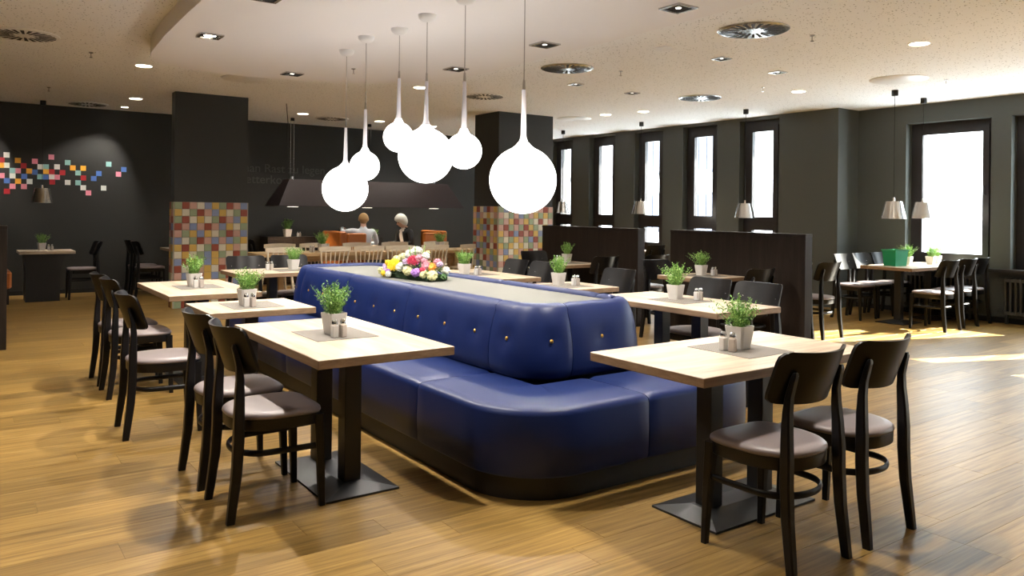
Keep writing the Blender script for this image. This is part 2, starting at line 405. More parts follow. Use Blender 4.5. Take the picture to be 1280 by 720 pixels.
# ------------------------------------------------------------------ dividers
def divider(x0, x1, y0, y1, label):
    d = thing('partition', label, 'partition', ((x0+x1)/2, (y0+y1)/2, 0), 0, 'low dark wood partitions')
    a, b = (x1-x0)/2, (y1-y0)/2
    MB().bbox(-a, a, -b, b, .0, 1.20, .003).build('panel', m_divider, d)
    MB().bbox(-a-.003, a+.003, -b-.003, b+.003, 1.197, 1.222, .003).build('cap_rail', m_divider, d)
divider(6.90, 7.02, 7.0, 8.95, 'low dark wood partition beside the right tiled column')
divider(6.90, 7.02, 4.65, 6.46, 'low dark wood partition nearest the window table with green crate')
divider(-1.6, .40, 9.12, 9.24, 'low dark partition cut by the left edge of the picture')

# ------------------------------------------------------------------ island bench
BX0, BX1, BY0, BY1, BR = 2.10, 4.04, 2.92, 7.90, .42
bench = thing('island_bench', 'long navy blue upholstered island bench with rounded ends and gold buttons', 'bench', (0, 0, 0))
def rr(x0, x1, y0, y1, r, d, item):
    """point of a rounded rectangle inset by d; item = ('L',y) ('F',x) ('R',y) ('K',x) or ('c',corner,angle 0..1)"""
    rr_ = max(r-d, .03); X0_, X1_, Y0_, Y1_ = x0+d, x1-d, y0+d, y1-d
    t = item[0]
    if t == 'L': return X0_, min(max(item[1], Y0_+rr_), Y1_-rr_)
    if t == 'R': return X1_, min(max(item[1], Y0_+rr_), Y1_-rr_)
    if t == 'F': return min(max(item[1], X0_+rr_), X1_-rr_), Y0_
    if t == 'K': return min(max(item[1], X0_+rr_), X1_-rr_), Y1_
    cx_, cy_, a0 = {'LF': (X0_+rr_, Y0_+rr_, 180), 'FR': (X1_-rr_, Y0_+rr_, 270), 'RK': (X1_-rr_, Y1_-rr_, 0), 'KL': (X0_+rr_, Y1_-rr_, 90)}[item[1]]
    a = R(a0+90*item[2]); return cx_+rr_*math.cos(a), cy_+rr_*math.sin(a)
def lin(t, a, b, step=.045):
    n_ = max(2, int(abs(b-a)/step)); return [(t, a+(b-a)*i/n_) for i in range(n_+1)]
def arc(c, n_=12): return [('c', c, i/n_) for i in range(1, n_)]
def strip(rect, items, prof, pull=.010, dimples=(), closed=False):
    """sweep profile [(inset, z)] along items; the two end rings are pulled in to make the seam"""
    mb = MB(); rings = []
    ctr = (sum(p for p, _ in prof)/len(prof), sum(z for _, z in prof)/len(prof))
    seq = list(items)
    for idx, it in enumerate(seq):
        e = 0
        if not closed and idx in (0, len(seq)-1): e = pull
        ring = []
        for (d, z) in prof:
            dd = d + (e if d < ctr[0] else -e); zz = z - (e if z > ctr[1] else 0)
            x, y = rr(*rect, dd, it)
            for (bx_, by_, bz_) in dimples:
                q = (x-bx_)**2+(y-by_)**2+(z-bz_)**2
                if q < .03:
                    push = .022*math.exp(-q/.0018); x2, y2 = rr(*rect, dd+push, it); x, y = x2, y2
            ring.append((x, y, zz))
        rings.append(ring)
    if closed: rings.append(rings[0]); return mb.loft(rings, False, False)
    return mb.loft(rings, True, True)
SR = (BX0, BX1, BY0, BY1, BR)
allseq = arc('LF') + lin('F', BX0+BR, BX1-BR) + arc('FR') + lin('R', BY0+BR, BY1-BR) + arc('RK') + lin('K', BX1-BR, BX0+BR) + arc('KL') + lin('L', BY1-BR, BY0+BR)
strip((BX0+.045, BX1-.045, BY0+.06, BY1-.06, BR-.03), allseq, [(0, 0), (0, .135), (.3, .135), (.3, 0)], closed=True).build('plinth', m_plinth, bench, smooth=35)
sp = [(0.012, .125), (0, .14), (-.004, .28), (0, .425), (.008, .447), (.028, .460), (.06, .464), (.25, .466), (.50, .462), (.52, .45), (.52, .13)]
ys = [3.86, 4.93, 6.0, 6.96]
segs = [lin('L', ys[0], BY0+BR) + arc('LF') + lin('F', BX0+BR, 2.98),
        lin('F', 2.985, BX1-BR) + arc('FR') + lin('R', BY0+BR, ys[0])]
for a, b in zip(ys[:-1], ys[1:]): segs += [lin('L', b, a+.004), lin('R', a+.004, b)]
segs += [lin('R', ys[-1]+.004, BY1-BR) + arc('RK') + lin('K', BX1-BR, 3.07), lin('K', 3.066, BX0+BR) + arc('KL') + lin('L', BY1-BR, ys[-1]+.004)]
for s_ in segs: strip(SR, s_, sp, .008).build('seat_cushion', m_blue, bench, smooth=50)
# back block
KX0, KX1, KY0, KY1, KR = 2.58, 3.56, 3.46, 7.36, .26
BRct = (KX0, KX1, KY0, KY1, KR)
bp = [(.03, .455), (.008, .475), (-.002, .52), (-.006, .57), (-.004, .62), (.001, .66), (.008, .70), (.016, .74), (.028, .79), (.044, .83), (.060, .862), (.082, .882), (.105, .888), (.13, .882), (.145, .868), (.147, .82), (.147, .46)]
kb = [3.86, 4.95, 5.99, 7.0]
bsegs = [(lin('L', kb[0], KY0+KR) + arc('LF') + lin('F', KX0+KR, 2.90, .03), [(KX0, 3.70), (2.76, KY0)]),
         (lin('F', 2.904, KX1-KR) + arc('FR', 10), [(3.14, KY0)]),
         (lin('R', KY0+KR, kb[0]), [(KX1, 3.62)])]
def bts(a, b): return [a+(b-a)*(i+.5)/3 for i in range(3)]
for a, b in zip(kb[:-1], kb[1:]):
    bsegs += [(lin('L', b, a+.004), [(KX0, y) for y in bts(a, b)]), (lin('R', a+.004, b), [(KX1, y) for y in bts(a, b)])]
bsegs += [(lin('R', kb[-1]+.004, KY1-KR) + arc('RK') + lin('K', KX1-KR, 3.07), [(KX1-.05, 7.18)]), (lin('K', 3.066, KX0+KR) + arc('KL') + lin('L', KY1-KR, kb[-1]+.004), [(KX0+.03, 7.15)])]
btn = MB().lathe([(.001, .009), (.008, .008), (.012, .004), (.013, 0)], 10).mesh('button', m_gold, True)
for s_, bl in bsegs:
    dm = [(x, y, .68) for x, y in bl]
    cu_ = strip(BRct, s_, bp, .007, dm).build('back_cushion', m_blue, bench, smooth=55)
    for x, y in bl:
        cx_, cy_ = min(max(x, KX0+KR), KX1-KR), min(max(y, KY0+KR), KY1-KR)
        if abs(y-KY0) < .01: nrm = Vector((0, -1, 0))
        elif x in (KX0, KX1): nrm = Vector((-1 if x == KX0 else 1, 0, 0))
        else: nrm = Vector((x-cx_, y-cy_, 0)).normalized()
        o = link('button', btn, cu_); o.location = Vector((x, y, .68)) - nrm*.022
        if x not in (KX0, KX1) and abs(y-KY0) > .01: o.location = Vector((cx_, cy_, .68))+nrm*(KR-.024)
        o.rotation_euler = nrm.to_track_quat('Z', 'Y').to_euler()
MB().bbox(KX0+.135, KX1-.135, KY0+.135, KY1-.135, .80, .858, .004).build('tray_top', m_tray, bench)
MB().box(KX0+.12, KX1-.12, KY0+.12, KY1-.12, .14, .80).build('inner_carcass', m_plinth, bench)

# ------------------------------------------------------------------ tables
def make_table(name, L, W=.70, posts=2):
    t = thing(name, 'x', 'table')
    a, b = L/2, W/2
    top = MB().bbox(-a, a, -b, b, .708, .75, .0025)
    mi = [0]*len(top.f)
    for i, f in enumerate(top.f):
        zs = [top.v[j][2] for j in f]
        if not all(z > .747 for z in zs): mi[i] = 1
    top.mi = mi; top.build('table_top', [m_top, m_edge], t)
    px = [-.19, .19] if posts == 2 and L < 1.4 else ([-a+.34, a-.38] if posts == 2 else [0])
    ph = .058
    if L >= 1.4: plates = [(x, .23) for x in px]
    elif posts == 2: plates = [(0, .37)]
    else: plates = [(0, .22)]
    for cx_, hw in plates:
        hd = .195
        ol_ = lambda s_, z: [(cx_-hw*s_[0], -hd*s_[1], z), (cx_+hw*s_[0], -hd*s_[1], z), (cx_+hw*s_[0], hd*s_[1], z), (cx_-hw*s_[0], hd*s_[1], z)]
        MB().loft([ol_((1, 1), 0), ol_((1, 1), .010), (ol_((.70, .30), .04) if hw > .3 else ol_((.3, .33), .04))]).build('base_plate', m_steel, t)
    for x in px:
        MB().bbox(x-.045, x+.045, -ph+.013, ph-.013, .03, .709, .004).build('post', m_steel, t)
        MB().box(x-.16 if posts == 1 else x-.12, x+.16 if posts == 1 else x+.12, -.03, .03, .698, .709).build('top_bracket', m_steel, t)
    return t
table2 = Kind(make_table('dining_table', 1.28)); table1 = Kind(make_table('dining_table', .64, .70, 1))
GT = 'oak topped pedestal tables'
def T(kind, x0, x1, y0, y1, label):
    L, W = x1-x0, y1-y0
    return kind(((x0+x1)/2, (y0+y1)/2, 0), 0 if (L > W or kind is table1) else R(90), label, GT)
T(table2, 1.30, 2.0, 3.29, 4.57, 'long oak table in the left foreground beside the blue bench')
o = T(table1, 1.30, 2.0, 5.11, 5.75, 'small oak table second from the front along the left side of the bench'); o.rotation_euler[2] = R(90)
T(table2, 1.30, 2.0, 6.27, 7.55, 'oak table third from the front in the left row, before the tiled column')
T(table2, 2.32, 3.60, 8.0, 8.70, 'oak table at the far end of the blue bench')
T(table2, 2.47, 3.75, 2.12, 2.82, 'long oak table in the right foreground with two chairs before it')
T(table2, 4.15, 4.85, 3.46, 4.74, 'oak table second from the front on the right of the bench')
o = T(table1, 4.15, 4.85, 5.15, 5.79, 'small oak table third from the front on the right of the bench'); o.rotation_euler[2] = R(90)
T(table2, 4.15, 4.85, 6.30, 7.58, 'oak table farthest along the right side of the bench')
o = T(table1, 6.17, 6.87, 7.58, 8.22, 'small oak table against the partition beside the right tiled column'); o.rotation_euler[2] = R(90)
o = T(table1, 6.17, 6.87, 5.32, 5.96, 'small oak table against the partition nearest the windows'); o.rotation_euler[2] = R(90)
wt = make_table('dining_table', 1.52); wt['group'] = GT; wt['label'] = 'long oak table by the window carrying a green crate'; wt.location = (10.63, 5.47, 0)
T(table2, 7.35, 8.63, 5.75, 6.45, 'oak table behind the nearer partition by the windows')
T(table2, 9.5, 10.2, 9.75, 11.03, 'oak table under the lamp beside the middle narrow window')
wtb = thing('dining_table', 'small oak table on a solid dark base by the mosaic wall', 'table', (1.09, 13.68, 0), 0, GT)
tp = MB().bbox(-.36, .36, -.32, .32, .708, .75, .0025).build('table_top', m_top, wtb)
MB().loft([[(-.27, -.22, 0), (.17, -.22, 0), (.17, .22, 0), (-.27, .22, 0)], [(-.27, -.22, .45), (.17, -.22, .45), (.17, .22, .45), (-.27, .22, .45)], [(-.30, -.22, .708), (.24, -.22, .708), (.24, .22, .708), (-.30, .22, .708)]]).build('pedestal', m_plinth, wtb)
o = T(table1, 2.78, 3.48, 13.5, 14.14, 'oak table half hidden behind the left tiled column'); o.rotation_euler[2] = R(90)

# ------------------------------------------------------------------ black chairs
def seat_outline(s_=1.0, n_=40):
    out = []
    for k_ in range(n_):
        a = 2*math.pi*k_/n_; c_, q = math.cos(a), math.sin(a)
        e = .44 if q > 0 else .80
        x = .213*math.copysign(abs(c_)**e, c_); y = .21*math.copysign(abs(q)**e, q)
        if q < 0: x *= 1+.10*(y/.21)
        out.append((x*s_, y*s_))
    return out
def make_chair():
    t = thing('dining_chair', 'x', 'chair')
    def ring(s_, z): return [(x, y, z) for x, y in seat_outline(s_)]
    MB().loft([ring(.965, .395), ring(.985, .40), ring(.99, .448)]).build('seat_frame', m_black, t, smooth=40)
    MB().loft([ring(.985, .4485), ring(1.01, .455), ring(1.0, .466), ring(.95, .475), ring(.8, .480), ring(.4, .483), ring(.05, .484)]).build('seat_cushion', m_taupe, t, smooth=60)
    for s_ in (-1, 1):
        pth = [(s_*.187, -.232, 0), (s_*.184, -.222, .08), (s_*.180, -.205, .22), (s_*.178, -.197, .36), (s_*.177, -.196, .46), (s_*.173, -.193, .56), (s_*.166, -.190, .64), (s_*.160, -.193, .70), (s_*.157, -.2075, .76), (s_*.156, -.2150, .785), (s_*.156, -.2165, .80)]
        szs = [(.033, .036), (.036, .040), (.039, .044), (.040, .047), (.040, .047), (.038, .041), (.036, .034), (.034, .028), (.032, .024), (.030, .021), (.018, .012)]
        lg = MB().post(pth, szs).build('leg', m_black, t, smooth=30, label=None)
        MB().lathe([(.011, 0), (.012, .012)], 8, (s_*.187, -.232, -.0)).build('glide', m_dark, lg)
        pf = [(s_*.192, .196, 0), (s_*.188, .188, .2), (s_*.180, .178, .40), (s_*.180, .178, .44)]
        lg = MB().post(pf, [(.028, .028), (.036, .036), (.046, .046), (.046, .046)]).build('leg', m_black, t, smooth=30)
        MB().lathe([(.010, 0), (.011, .012)], 8, (s_*.192, .196, 0)).build('glide', m_dark, lg)
    # ring stretcher
    pth = []
    for k_ in range(25):
        a = math.pi*(k_/24); pth.append((.176*math.cos(a), -.03-.155*abs(math.sin(a))**.8*1.0, .29))
    pth = [(.184, .17, .29), (.181, .08, .29)]+pth+[(-.181, .08, .29), (-.184, .17, .29)]
    MB().tube(pth, .012, 8, .75, 1.25).build('stretcher', m_black, t, smooth=50)
    # curved backrest
    nu, nv = 22, 10; gv = []
    def outline(u, v):
        hw = .216; zc, hz = .768, .108
        vv = 2*v-1; cr_ = .035                       # corner radius
        z = zc+hz*vv; e = max(0, abs(z-zc)-(hz-cr_)); pull = cr_-math.sqrt(max(0, cr_*cr_-e*e))
        x = u*(hw-pull); z += .006*(u*u)
        y = -.190-.075*((z-.66)/.21) - .006 + .085*(x/.216)**2
        return x, y, z
    mb = MB(); front = []; back = []
    for j in range(nv+1):
        for i in range(nu+1):
            x, y, z = outline(-1+2*i/nu, .5-.5*math.cos(math.pi*j/nv)); front.append((x, y+.007, z)); back.append((x, y-.007, z))
    N = (nu+1)*(nv+1); fs = []
    for j in range(nv):
        for i in range(nu):
            a = j*(nu+1)+i; fs.append((a, a+nu+1, a+nu+2, a+1)); fs.append((N+a, N+a+1, N+a+nu+2, N+a+nu+1))
    bd = [i for i in range(nu+1)]+[j*(nu+1)+nu for j in range(1, nv+1)]+[nv*(nu+1)+i for i in range(nu-1, -1, -1)]+[j*(nu+1) for j in range(nv-1, 0, -1)]
    for k_ in range(len(bd)): a, b = bd[k_], bd[(k_+1) % len(bd)]; fs.append((a, b, N+b, N+a))
    mb.add(front+back, fs); br = mb.build('backrest', m_black, t, smooth=50)
    for s_ in (-1, 1):
        x = s_*.155; o = MB().lathe([(.001, .004), (.006, .003), (.007, 0)], 8).build('screw_cap', m_chrome, br); o.location = (x, -.187, .765); o.rotation_euler = (R(-90), 0, 0)
    return t
chair = Kind(make_chair())
GC = 'black bentwood chairs with taupe seats'
N_, S_, E_, W_ = 0, R(180), R(-90), R(90)     # facing +Y, -Y, +X, -X
def ch(x, y, rz, label): return chair((x, y, 0), rz, label, GC)
ch(1.24, 3.76, E_, 'black chair nearest the camera at the left foreground table')
ch(1.235, 4.28, E_+.02, 'black chair behind the nearest one at the left foreground table')
ch(1.08, 5.39, E_-.03, 'black chair pulled out from the small second table of the left row')
ch(1.15, 6.57, E_, 'black chair nearer the camera at the third table of the left row')
ch(1.15, 7.10, E_+.03, 'black chair farther back at the third table of the left row')
ch(2.83, 2.055, N_, 'black chair in the right foreground, left of the two')
ch(3.35, 2.055, N_+.02, 'black chair in the right foreground, right of the two')
ch(2.66, 8.76, S_, 'black chair by the tiled column at the bench far end table, left one')
ch(3.16, 8.76, S_, 'black chair at the bench far end table, right one')
ch(4.93, 4.33, W_, 'black chair facing the bench at the second right table, farther one')
ch(4.94, 3.86, W_, 'black chair facing the bench at the second right table, nearer one')
ch(4.98, 5.48, W_, 'black chair at the small third table on the right of the bench')
ch(4.94, 7.10, W_, 'black chair before the tiled column at the farthest right table')
ch(4.94, 6.62, W_, 'black chair nearer the camera at the farthest right table')
ch(6.53, 7.36, N_, 'black chair back to camera at the far partition table')
ch(6.47, 8.40, S_, 'black chair facing the camera at the far partition table by the tiled column')
ch(6.53, 5.08, N_, 'black chair back to camera at the near partition table')
ch(6.55, 6.16, S_, 'black chair facing the camera at the near partition table, beside the gap')
ch(7.62, 5.38, N_+.05, 'black chair half hidden by the near partition end')
ch(8.18, 5.38, N_, 'black chair just right of the near partition end')
ch(7.42, 7.35, N_, 'black chair seen through the gap between partitions, nearer one')
ch(9.72, 9.60, N_, 'black chair seen through the gap between partitions, by the window')
ch(10.02, 4.92, N_, 'black chair before the window table, leftmost of the near side')
ch(10.58, 4.96, N_, 'black chair before the window table, middle of the near side')
ch(11.02, 5.0, N_, 'black chair before the window table, closest to the radiator')
ch(10.09, 6.02, S_, 'black chair behind the window table, left of the green crate')
ch(10.57, 6.04, S_, 'black chair behind the window table, behind the green crate')
ch(11.05, 6.04, S_, 'black chair behind the window table, beside the window')
ch(1.58, 13.70, W_, 'black chair at the small table by the mosaic wall')
ch(2.52, 13.60, E_, 'black chair left of the tiled column by the back wall, nearer one')
ch(2.50, 14.08, E_, 'black chair left of the tiled column by the back wall, farther one')
ch(4.35, 13.75, E_, 'black chair right of the left tiled column by the back wall')

# ------------------------------------------------------------------ pale spindle chairs and community table
def make_spindle():
    t = thing('spindle_chair', 'x', 'chair')
    MB().bbox(-.21, .21, -.20, .21, .43, .46, .012).build('seat', m_birch, t, smooth=30)
    for sx in (-1, 1):
        for sy in (-1, 1):
            MB().tube([(sx*.215, sy*.205, 0), (sx*.16, sy*.15, .435)], [.013, .018], 8).build('leg', m_birch, t, smooth=60)
    MB().tube([(-.19, 0, .2), (.19, 0, .2)], .010, 6).build('stretcher', m_birch, t)
    for k_ in range(7):
        u = -1+2*k_/6; r_ = .013 if k_ in (0, 6) else .0085
        MB().tube([(u*.185, -.185, .455), (u*.225, -.255+.02*u*u, .80)], r_, 6).build('spindle', m_birch, t, smooth=60)
    rg = []
    for k_ in range(15):
        u = -1+2*k_/14; x, y = u*.255, -.262+.035*u*u; zt = .862-.012*u*u; zb = .785+.006*u*u
        rg.append([(x, y-.010, zb), (x, y+.010, zb), (x, y+.010, zt), (x, y-.010, zt)])
    MB().loft(rg).build('top_rail', m_birch, t)
    return t
sch = Kind(make_spindle()); GS = 'pale birch spindle back chairs'
for x, lab in zip((3.86, 4.66, 5.22, 5.76, 6.40, 7.20 - .06), ('leftmost', 'second from left', 'third from left', 'fourth from left', 'fifth from left', 'rightmost, beside the tiled column')):
    sch((x, 11.40, 0), 0, 'pale spindle chair on the near side of the long table, '+lab, GS)
for x, lab in zip((4.22, 4.80, 5.55, 6.27, 7.10), ('leftmost', 'second from left', 'in front of the man', 'in front of the woman', 'rightmost')):
    sch((x, 12.14, 0), R(180), 'pale spindle chair on the far side of the long table, '+lab, GS)
ct = thing('community_table', 'long pale oak table between the two rows of spindle chairs', 'table', (5.55, 11.77, 0))
MB().bbox(-1.95, 1.95, -.36, .36, .70, .75, .004).build('table_top', m_commun, ct)
for x in (-1.55, 1.55):
    for y in (-.09, .09): MB().bbox(x-.04, x+.04, y-.04, y+.04, 0, .70, .004).build('leg', m_commun, ct)
MB().box(-1.5, 1.5, -.02, .02, .60, .70).build('apron', m_commun, ct)

# ------------------------------------------------------------------ booths along the back wall
def booth(x0, label, s_):
    b = thing('leather_booth', label, 'booth', (x0, 13.2, 0), 0, 'cognac leather booths by the back wall')
    def B(xa, xb, ya, yb, za, zb, nm, bv=.02): MB().bbox(min(s_*xa, s_*xb), max(s_*xa, s_*xb), ya, yb, za, zb, bv).build(nm, m_orange, b, smooth=30)
    B(0, .13, -.28, .55, .12, 1.03, 'backrest'); B(.13, .50, -.30, -.19, .12, 1.0, 'end_panel'); B(.13, .60, -.18, .55, .14, .42, 'seat', .03)
    MB().box(min(s_*.03, s_*.6), max(s_*.03, s_*.6), -.2, .5, 0, .13).build('plinth', m_dark, b)
booth(5.48, 'orange brown leather booth at the man in the pale shirt', 1)
booth(7.66, 'orange brown leather booth behind the white haired woman', -1)
bt = thing('booth_table', 'oak table between the two leather booths', 'table', (6.57, 13.45, 0))
MB().bbox(-.27, .27, -.40, .40, .71, .75, .003).build('table_top', m_top, bt); MB().bbox(-.04, .04, -.04, .04, .02, .71, .003).build('post', m_steel, bt); MB().bbox(-.22, .22, -.22, .22, 0, .02, .003).build('base_plate', m_steel, bt)
b2 = thing('upholstered_stool', 'small orange leather bench seat beside the far left table', 'stool', (.42, 13.55, 0))
MB().bbox(-.22, .22, -.3, .3, .22, .48, .03).build('seat', m_orange, b2, smooth=30)
for sx in (-1, 1):
    for sy in (-1, 1): MB().box(sx*.17-.02, sx*.17+.02, sy*.25-.02, sy*.25+.02, 0, .23).build('leg', m_dark, b2)

# long hood lamp above the booths
hd = thing('hood_lamp', 'long dark brown trapezoid hood lamp hanging over the booths', 'lamp', (6.4, 13.7, 1.47))
def ringh(a, b, z): return [(-a, -b, z), (a, -b, z), (a, b, z), (-a, b, z)]
MB().loft([ringh(1.88, .38, 0), ringh(1.62, .16, .48)], False, True).build('hood', m_hood, hd)
MB().loft([ringh(1.875, .375, .004), ringh(1.62, .155, .47)], False, True).build('hood_lining', m_hood, hd)
for x in (-1.5, -.05, 1.4):
    lp = MB().lathe([(.11, 0), (.115, .03), (.06, .09)], 20, (x, 0, -.012)).build('lamp_head', m_alu, hd, smooth=40)
    MB().lathe([(.095, 0), (.095, .004)], 20, (x, 0, -.016)).build('lamp_lens', m_lampw, lp)
    spot('hood_light', (x, 0, -.03), 75, 120, .6, (1, .8, .55), hd)
for x in (-1.52, -.02, 1.4):
    for dx in (-.03, .03): MB().tube([(x+dx, 0, .48), (x+dx, 0, CZ-1.47)], .004, 5).build('suspension_wire', m_chrome, hd)
    MB().lathe([(.03, .48), (.03, .53)], 10, (x, 0, 0)).build('wire_clamp', m_chrome, hd)
    MB().lathe([(.035, CZ-1.47-.05), (.035, CZ-1.47)], 10, (x, 0, 0)).build('ceiling_cup', m_dark, hd)
MB().tube([(-2.31, -1.94, CZ-1.47-.02), (-2.25, -1.85, CZ-1.47-.3), (-1.8, -.6, .75), (-1.55, -.02, .5)], .006, 6).build('feed_cable', m_dark, hd)

# ------------------------------------------------------------------ globe pendants
def teardrop(r, neck=.34):
    prof = []
    a1 = R(69)
    for k_ in range(0, 27):
        a = R(-90)+(a1+R(90))*k_/26; prof.append((max(r*math.cos(a), .001), r*math.sin(a)))
    x0_, z0_ = prof[-1]
    # smooth flare from the sphere into a thin neck
    zt = r+.085
    fl = []
    for k_ in range(1, 9):
        t_ = k_/8; fl.append((x0_*(1-t_)**2.6+.018*(1-(1-t_)**2.6), z0_+(zt-z0_)*t_))
    return prof, fl, zt
GL = [(2.88, 3.94, 1.614, .21, 'largest looking white globe pendant, rightmost of the cluster'), (2.87, 5.17, 1.83, .207, 'large white globe pendant in the middle of the cluster'),
      (2.84, 4.58, 1.83, .125, 'small white globe pendant between the two large right globes'), (2.91, 5.70, 2.01, .122, 'highest small white globe pendant, left of the middle globe'),
      (2.82, 6.14, 1.79, .125, 'small white globe pendant partly behind the leftmost large globe'), (2.92, 6.78, 1.61, .21, 'leftmost large white globe pendant, hanging lowest')]
for x, y, z, r_, lab in GL:
    g = thing('globe_pendant', lab, 'lamp', (x, y, z), 0, 'teardrop globe pendants above the bench')
    pr, fl, zt = teardrop(r_)
    MB().lathe(pr+fl[:3], 40).build('globe', m_globe, g, smooth='all')
    MB().lathe([fl[2]]+fl[3:]+[(.017, zt+.06), (.012, zt+.27)], 20).build('neck', m_neck, g, smooth='all')
    MB().lathe([(.010, zt+.27), (.007, zt+.33)], 10).build('ferrule', m_alu, g)
    MB().tube([(0, 0, zt+.32), (0, 0, SZ-z-.03)], .0035, 6).build('cord', m_alu, g)
    MB().lathe([(.012, SZ-z-.055), (.045, SZ-z-.045), (.065, SZ-z-.025), (.07, SZ-z)], 24).build('canopy', m_white, g, smooth=50)

# ------------------------------------------------------------------ small metal pendants
def pendant(x, y, zb, lab, r1=.155, r0=.10, h=.225, warm=True, e=10):
    p = thing('metal_pendant', lab, 'lamp', (x, y, zb), 0, 'conical aluminium pendants')
    sh = MB().loft([[(r*math.cos(2*math.pi*j/28), r*math.sin(2*math.pi*j/28), z) for j in range(28)] for r, z in ((r1-.006, .002), (r1, 0), (r0, h), (.02, h+.004))], False, True).build('shade', m_alu, p, smooth=35)
    MB().loft([[(r*math.cos(2*math.pi*j/28), r*math.sin(2*math.pi*j/28), z) for j in range(28)] for r, z in ((r1-.006, .002), (r0-.006, h-.006), (.02, h-.006))], False, True).build('shade_lining', m_white, sh, smooth=35)
    MB().lathe([(.02, h), (.014, h+.05)], 10).build('socket', m_chrome, p)
    MB().tube([(0, 0, h+.04), (0, 0, CZ-zb-.02)], .004, 6).build('cord', m_dark, p)
    MB().lathe([(.035, CZ-zb-.075), (.04, CZ-zb-.07), (.04, CZ-zb)], 12).build('ceiling_cup', m_dark, p)
    MB().lathe([(.005, .06), (.028, .08), (.03, .11), (.012, .16)], 12).build('bulb', m_lampw, p, smooth=True)
pendant(9.91, 5.39, 1.38, 'conical metal pendant above the green crate')
pendant(10.88, 5.51, 1.385, 'conical metal pendant in front of the large window')
pendant(10.0, 7.81, 1.36, 'conical metal pendant by the nearest narrow window')
pendant(10.0, 10.09, 1.40, 'conical metal pendant by the middle narrow window')
pendant(9.86, 12.14, 1.40, 'conical metal pendant beside the right tiled column')
pendant(1.06, 14.05, 1.47, 'conical metal pendant in front of the mosaic squares')

# ------------------------------------------------------------------ ceiling fittings
WARM = (1, .93, .83)
def sqspot(x, y, z, s_, lab, e=0, aim=None, lit=False):
    q = thing('square_spotlight', lab, 'ceiling light', (x, y, z), 0, 'square recessed spotlights')
    h = s_/2; fr = MB(); b = s_*.13
    for (a0, a1, c0, c1) in ((-h, h, -h, -h+b), (-h, h, h-b, h), (-h, -h+b, -h+b, h-b), (h-b, h, -h+b, h-b)): fr.box(a0, a1, c0, c1, -.012, 0)
    fr.build('frame', m_alu, q)
    MB().box(-h+b, h-b, -h+b, h-b, -.003, 0).build('recess', m_dark, q)
    MB().lathe([(s_*(.24 if lit else .10), -.006), (s_*(.26 if lit else .11), -.003)], 20).build('lens', m_lamp if lit else m_lampw, q)
    if e: spot('spot_light', (0, 0, -.02), e, 125, .35, WARM, q, aim)
for i, y in enumerate((3.87, 5.43, 6.93)):
    sqspot(1.74, y, SZ, .19, 'square spotlight on the left side of the lowered ceiling, ' + ('nearest', 'middle', 'farthest')[i], SPOT_W, lit=(i == 2))
    sqspot(4.19, y, SZ, .20, 'square spotlight on the right side of the lowered ceiling, ' + ('nearest', 'middle', 'farthest')[i], SPOT_W*.8)
sqspot(3.05, 2.58, SZ, .20, 'square spotlight at the near end of the lowered ceiling', SPOT_W*1.1)
sqspot(2.95, 8.31, SZ, .20, 'square spotlight at the far rounded end of the lowered ceiling', SPOT_W)
for x, y, lab in ((6.52, 5.41, 'near the slotted vent at upper right'), (7.64, 5.53, 'farther right of the slotted vent'), (6.40, 7.64, 'before the right tiled column'), (7.46, 7.71, 'between partition and narrow windows')):
    sqspot(x, y, CZ, .155, 'small square spotlight on the perforated ceiling, '+lab, DOWN_W*.7)
def downlight(x, y, lab, e=DOWN_W, d=.2, aim=None, lit=True, size=140):
    q = thing('round_downlight', lab, 'ceiling light', (x, y, CZ), 0, 'round recessed downlights')
    MB().lathe([(d*.5, -.006), (d*.5, 0)], 28).build('trim_ring', m_white, q)
    MB().lathe([(d*.42, -.009), (d*.42, -.006)], 28).build('lens', m_lamp if lit else m_white, q)
    if e: spot('down_light', (0, 0, -.03), e, size, .6, WARM, q, aim, .06)
downlight(1.73, 9.79, 'lit round downlight left of the lowered ceiling end', DOWN_W*2.4)
downlight(2.16, 12.82, 'lit round downlight left of the tiled column', size=120, e=DOWN_W*1.8)
downlight(2.20, 14.02, 'small lit downlight by the mosaic wall', DOWN_W*4, .12, size=75, aim=(-.38, .32, -1))
downlight(.35, 14.02, 'small downlight above the left mosaic squares', DOWN_W*4, .12, size=75, aim=(-.2, .32, -1))
downlight(4.98, 9.14, 'lit round downlight behind the middle globe', DOWN_W*2.6)
downlight(4.79, 12.95, 'lit round downlight above the booths, left', DOWN_W*2.6)
downlight(6.30, 13.1, 'lit round downlight above the booths, middle', DOWN_W*2.6)
downlight(7.48, 13.24, 'lit round downlight above the booths, right', DOWN_W*2.6)
downlight(7.39, 3.79, 'lit round downlight at upper right')
downlight(9.04, 6.22, 'lit round downlight before the wall corner')
downlight(5.69, 5.42, 'pale unlit round speaker disc near the slotted vent', 0, .22, lit=False)
downlight(8.77, 9.69, 'lit round downlight before the third narrow window')
downlight(8.96, 9.0, 'lit round downlight before the fourth narrow window')
downlight(-.2, 6.5, 'added fill light out of view above the aisle before the left partition', DOWN_W*3.2)  # unseen lamp, added and boosted to brighten the floor and ceiling on the left
downlight(-.4, 3.4, 'added fill light out of view over the left aisle', DOWN_W*3.2)  # second added lamp left of the frame, fills the left foreground floor
downlight(1.2, -.6, 'added fill light out of view over the front of the room')  # added fill lamp, out of the camera's view
downlight(6.4, .6, 'added fill light out of view over the right aisle')  # added fill lamp beyond the right edge of the frame
